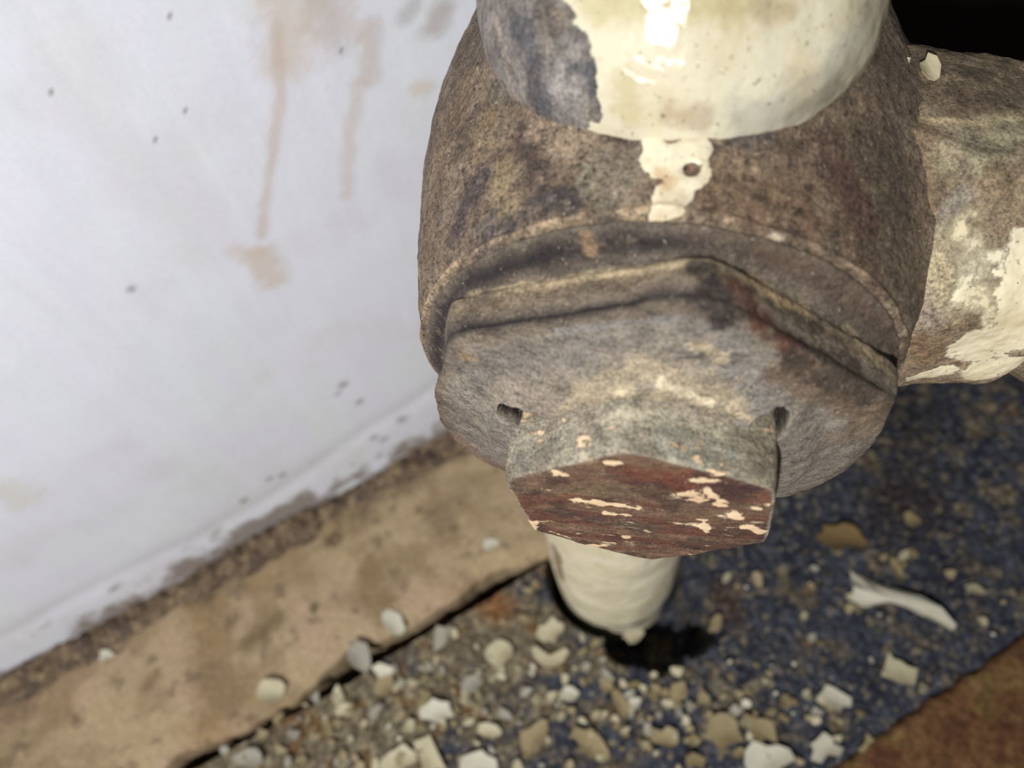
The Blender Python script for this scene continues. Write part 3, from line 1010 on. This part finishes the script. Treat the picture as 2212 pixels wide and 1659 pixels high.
# image direction of the world X axis at the floor is nearly rightwards, so rotations read as seen
long_shape = [(-1.0, .22), (-1.04, .42), (-.88, .30), (-.5, .22), (-.1, .16), (.4, .08), (.8, -.12), (1.12, -.42), (1.05, -.52), (.7, -.36), (.3, -.22), (-.2, -.16), (-.5, -.24), (-.62, -.34), (-.80, -.36), (-.96, -.28), (-.98, 0)]
cres = [(-1, .35), (-.8, -.1), (-.35, -.5), (.2, -.55), (.7, -.25), (1, .3), (.8, .5), (.5, .15), (.15, -.1), (-.3, -.02), (-.6, .3), (-.8, .55)]
square = [(-.9, -.5), (-.7, .1), (-.55, .9), (-.3, .55), (.1, .5), (.45, .3), (.95, .25), (.8, -.65), (.1, -.7), (-.4, -.55)]
big = [
    ('white_chip', 1942, 1292, 13.5, -.10, long_shape, 'long curled white paint strip lying on blue carpet right of the valve', dict(curl=-7.0, thick=.06)),
    ('ochre_chip', 1818, 1162, 9.5, -.05, None, 'flat ochre brown flake on blue carpet below the outlet', dict(n=16, elong=1.0, thick=.06, rag=.28)),
    ('cream_chip', 1940, 1448, 5.2, -.1, square, 'squarish cream paint chip on blue carpet near brown carpet edge', dict(thick=.12)),
    ('white_chip', 1800, 1508, 5.0, -.3, None, 'white triangular paint chip between two ochre crumbs and the square chip', dict(elong=1.3, rag=.3)),
    ('cream_chip', 1078, 1412, 6.0, .9, None, 'largest rounded cream chip left of the white pipe foot', dict(elong=1.25, rag=.15)),
    ('cream_chip', 1192, 1362, 5.4, .6, None, 'pointed cream chip leaning beside the white pipe foot', dict(elong=1.2, rag=.4)),
    ('cream_chip', 1188, 1420, 5.6, .1, cres, 'crescent-shaped cream chip below the white pipe foot', dict(thick=.2)),
    ('white_chip', 852, 1347, 5.6, -.75, None, 'elongated white chip caught on the cement strip edge', dict(elong=1.6, rag=.15)),
    ('grey_chip', 776, 1416, 6.0, -.9, None, 'dull grey chip bridging cement strip and carpet gap', dict(elong=1.4, rag=.2)),
    ('cream_chip', 588, 1494, 6.0, .06, None, 'cream chip with upturned rim on the cement strip edge', dict(elong=1.35, rag=.12, curl=.8)),
    ('grey_chip', 540, 1638, 5.2, .15, None, 'pale greenish grey chip at the bottom left of the carpet', dict(elong=1.8, rag=.2)),
    ('white_chip', 945, 1534, 6.0, .3, None, 'broad white chip in the thick of the debris', dict(elong=1.35, rag=.4)),
    ('white_chip', 1232, 1498, 3.6, .1, None, 'small bright white chip alone below the crescent chip', dict(elong=1.2, rag=.2)),
    ('cream_chip', 1368, 1375, 3.6, .4, None, 'little cream chip at the dark hole by the pipe foot', dict(elong=1.3, rag=.3)),
    ('tan_chip', 830, 1482, 5.0, .8, None, 'long tan chip below the grey chip at the strip', dict(elong=1.5, rag=.3)),
    ('tan_chip', 1548, 1345, 3.2, 1.3, None, 'narrow yellowish chip right of the dark pipe hole', dict(elong=1.6, rag=.15)),
    ('tan_chip', 1465, 1495, 4.0, 1.2, None, 'tan chip standing on edge below the pipe hole', dict(elong=1.3, rag=.25)),
    ('tan_chip', 1340, 1520, 4.2, -1.1, None, 'buff chip beside the tan chip near the bottom', dict(elong=1.6, rag=.3)),
    ('tan_chip', 1565, 1580, 7.0, .2, None, 'large buff flake under the carpet wrinkle at the bottom', dict(elong=1.1, rag=.25)),
    ('tan_chip', 1640, 1575, 6.0, -.5, None, 'angular buff flake right of the large buff flake', dict(elong=1.1, rag=.4)),
    ('white_chip', 1655, 1640, 8.0, .5, None, 'big white flake cut by the bottom edge right of centre', dict(elong=1.4, rag=.4)),
    ('white_chip', 1780, 1615, 5.0, .5, None, 'white flake leaning next to the bottom edge by brown carpet', dict(elong=1.5, rag=.4)),
    ('tan_chip', 1885, 1620, 5.2, .9, None, 'tan flake lying on the brown carpet corner', dict(elong=1.2, rag=.35)),
    ('white_chip', 1060, 1178, 3.6, .5, None, 'white chip on the cement strip below the hex cap', dict(elong=1.5, rag=.2)),
    ('cream_chip', 862, 1640, 6.0, .4, None, 'cream flake at the bottom edge left of centre', dict(elong=1.4, rag=.35)),
    ('cream_chip', 930, 1635, 6.4, -.8, None, 'cream flake leaning on its neighbour at the bottom edge', dict(elong=1.5, rag=.35)),
    ('white_chip', 1040, 1655, 7.0, .0, None, 'whitish flake half out of the picture at the bottom', dict(elong=1.3, rag=.3)),
    ('tan_chip', 1150, 1595, 6.2, .9, None, 'long buff flake in the debris below the small white chip', dict(elong=1.7, rag=.3)),
    ('tan_chip', 1275, 1610, 6.2, -.6, None, 'slanting buff flake at the bottom under the pipe', dict(elong=1.7, rag=.3)),
    ('tan_chip', 1440, 1595, 4.8, -.2, None, 'buff chip left of the large buff flake', dict(elong=1.4, rag=.35)),
    ('cream_chip', 1055, 1578, 4.0, .05, None, 'thin cream chip lying flat above the bottom flakes', dict(elong=2.0, rag=.2)),
    ('cream_chip', 745, 1535, 3.2, .2, None, 'small cream chip at the strip below the upturned chip', dict(elong=1.4, rag=.3)),
    ('grey_chip', 1020, 1475, 4.4, .6, None, 'grey chip below the largest rounded cream chip', dict(elong=1.2, rag=.2)),
    ('tan_chip', 1968, 1122, 3.6, .3, None, 'brownish yellow crumb under the outlet on blue carpet', dict(elong=1.3, rag=.3)),
    ('tan_chip', 1935, 1225, 3.2, -1.0, None, 'thin buff sliver above the long white strip', dict(elong=1.9, rag=.3)),
    ('white_chip', 575, 1140, 2.4, .3, None, 'white crumb in the dirt at the wall foot', dict(elong=1.3, rag=.3)),
    ('white_chip', 822, 1035, 3.0, .2, None, 'white crumb in the wall dirt beside the valve', dict(elong=1.4, rag=.3)),
    ('white_chip', 230, 1415, 3.4, .2, None, 'bluish white chip in the wall dirt at the far left', dict(elong=1.5, rag=.3)),
]
for i, (mat, x, y, size, rot, shape, lab, kw) in enumerate(big):
    kw = dict(kw)
    th_ = kw.pop('thick', .16)
    el = kw.get('elong', 1.0)
    me = chip_mesh(300 + i, thick=th_, shape=shape, **kw)
    # 1 unit of the mesh = 1 mm before scaling; elongated ones shrink so that size is the long half-length
    s = size * (.62 if shape is None else .92) / (el ** .5 if shape is None else 1)
    if shape is None and 'ochre' in mat:
        for v in me.vertices:
            v.co.y *= .55
    strip = along_out(on_floor(x, y))[1] < STRIP_W
    place_chip(me, mat, x, y, s, rot, lab, z=3.0 if strip else 1.2, tilt=(random.uniform(-.12, .12), random.uniform(-.12, .12)))

# small crumbs of paint: alike, scattered
protos = {}
for mname in ('cream_chip', 'white_chip', 'tan_chip', 'grey_chip'):
    for q in range(4):
        me = chip_mesh(900 + 10 * q + len(mname), n=7, elong=random.choice((1.0, 1.3, 1.7)), thick=.35, curl=.3, rag=.4)
        me.materials.append(CHIP[mname])
        protos.setdefault(mname, []).append(me)
rng = random.Random(42)
count = 0
while count < 280:
    x = rng.uniform(420, 2200); y = rng.uniform(1180, 1659)
    f = on_floor(x, y)
    t, o = along_out(f)
    if o < STRIP_W + 3 or o > RUG_W - 2:
        continue
    if np.hypot(f[0] - PIPE[0], f[1] - PIPE[1]) < 20 or any(math.hypot(x - a, y - b) < 62 for a, b in ((1475, 1345), (1425, 1390), (1355, 1385))):
        continue
    dens = .16 + .85 * sstep(1330, 1560, y) * sstep(2000, 1500, x) + .3 * sstep(1500, 900, x)
    if rng.random() > dens:
        continue
    mname = rng.choices(('cream_chip', 'white_chip', 'tan_chip', 'grey_chip'), (3, 1.2, 5, 2))[0]
    place_chip(rng.choice(protos[mname]), mname, x, y, rng.uniform(.45, 1.5) * (1 + .5 * (rng.random() < .12)), rng.uniform(0, 6.28),
               'small ' + mname.split('_')[0] + ' crumb of flaked paint scattered on the blue carpet', mname.split('_')[0] + ' paint crumbs on the carpet', z=rng.uniform(.5, 1.4), name='paint_crumb', cat='paint crumb',
               tilt=(rng.uniform(-.5, .5), rng.uniform(-.5, .5)))
    count += 1

# flakes of paint still hanging on the outlet
for i, (x, y, size, rot, tip) in enumerate(LIFTING):
    q, _ = OUT_S.find(x, y)
    nrm = np.array([0, q[1] - OY, q[2] - OZ]); nrm /= np.linalg.norm(nrm)
    me = chip_mesh(700 + i, n=9, elong=1.5, thick=.16, curl=.5, rag=.35)
    me.materials.append(CHIP['cream_chip'])
    o = bpy.data.objects.new('paint_flake', me)
    col.objects.link(o)
    rot_m = Vector(nrm).to_track_quat('Z', 'X').to_matrix().to_4x4() @ Matrix.Rotation(rot, 4, 'Z') @ Matrix.Rotation(tip, 4, 'Y')
    mw = Matrix.Translation(Vector(W(q + nrm * .35))) @ rot_m @ Matrix.Scale(size * .8, 4)
    o.parent = outlet
    bpy.context.view_layer.update()
    o.matrix_world = mw
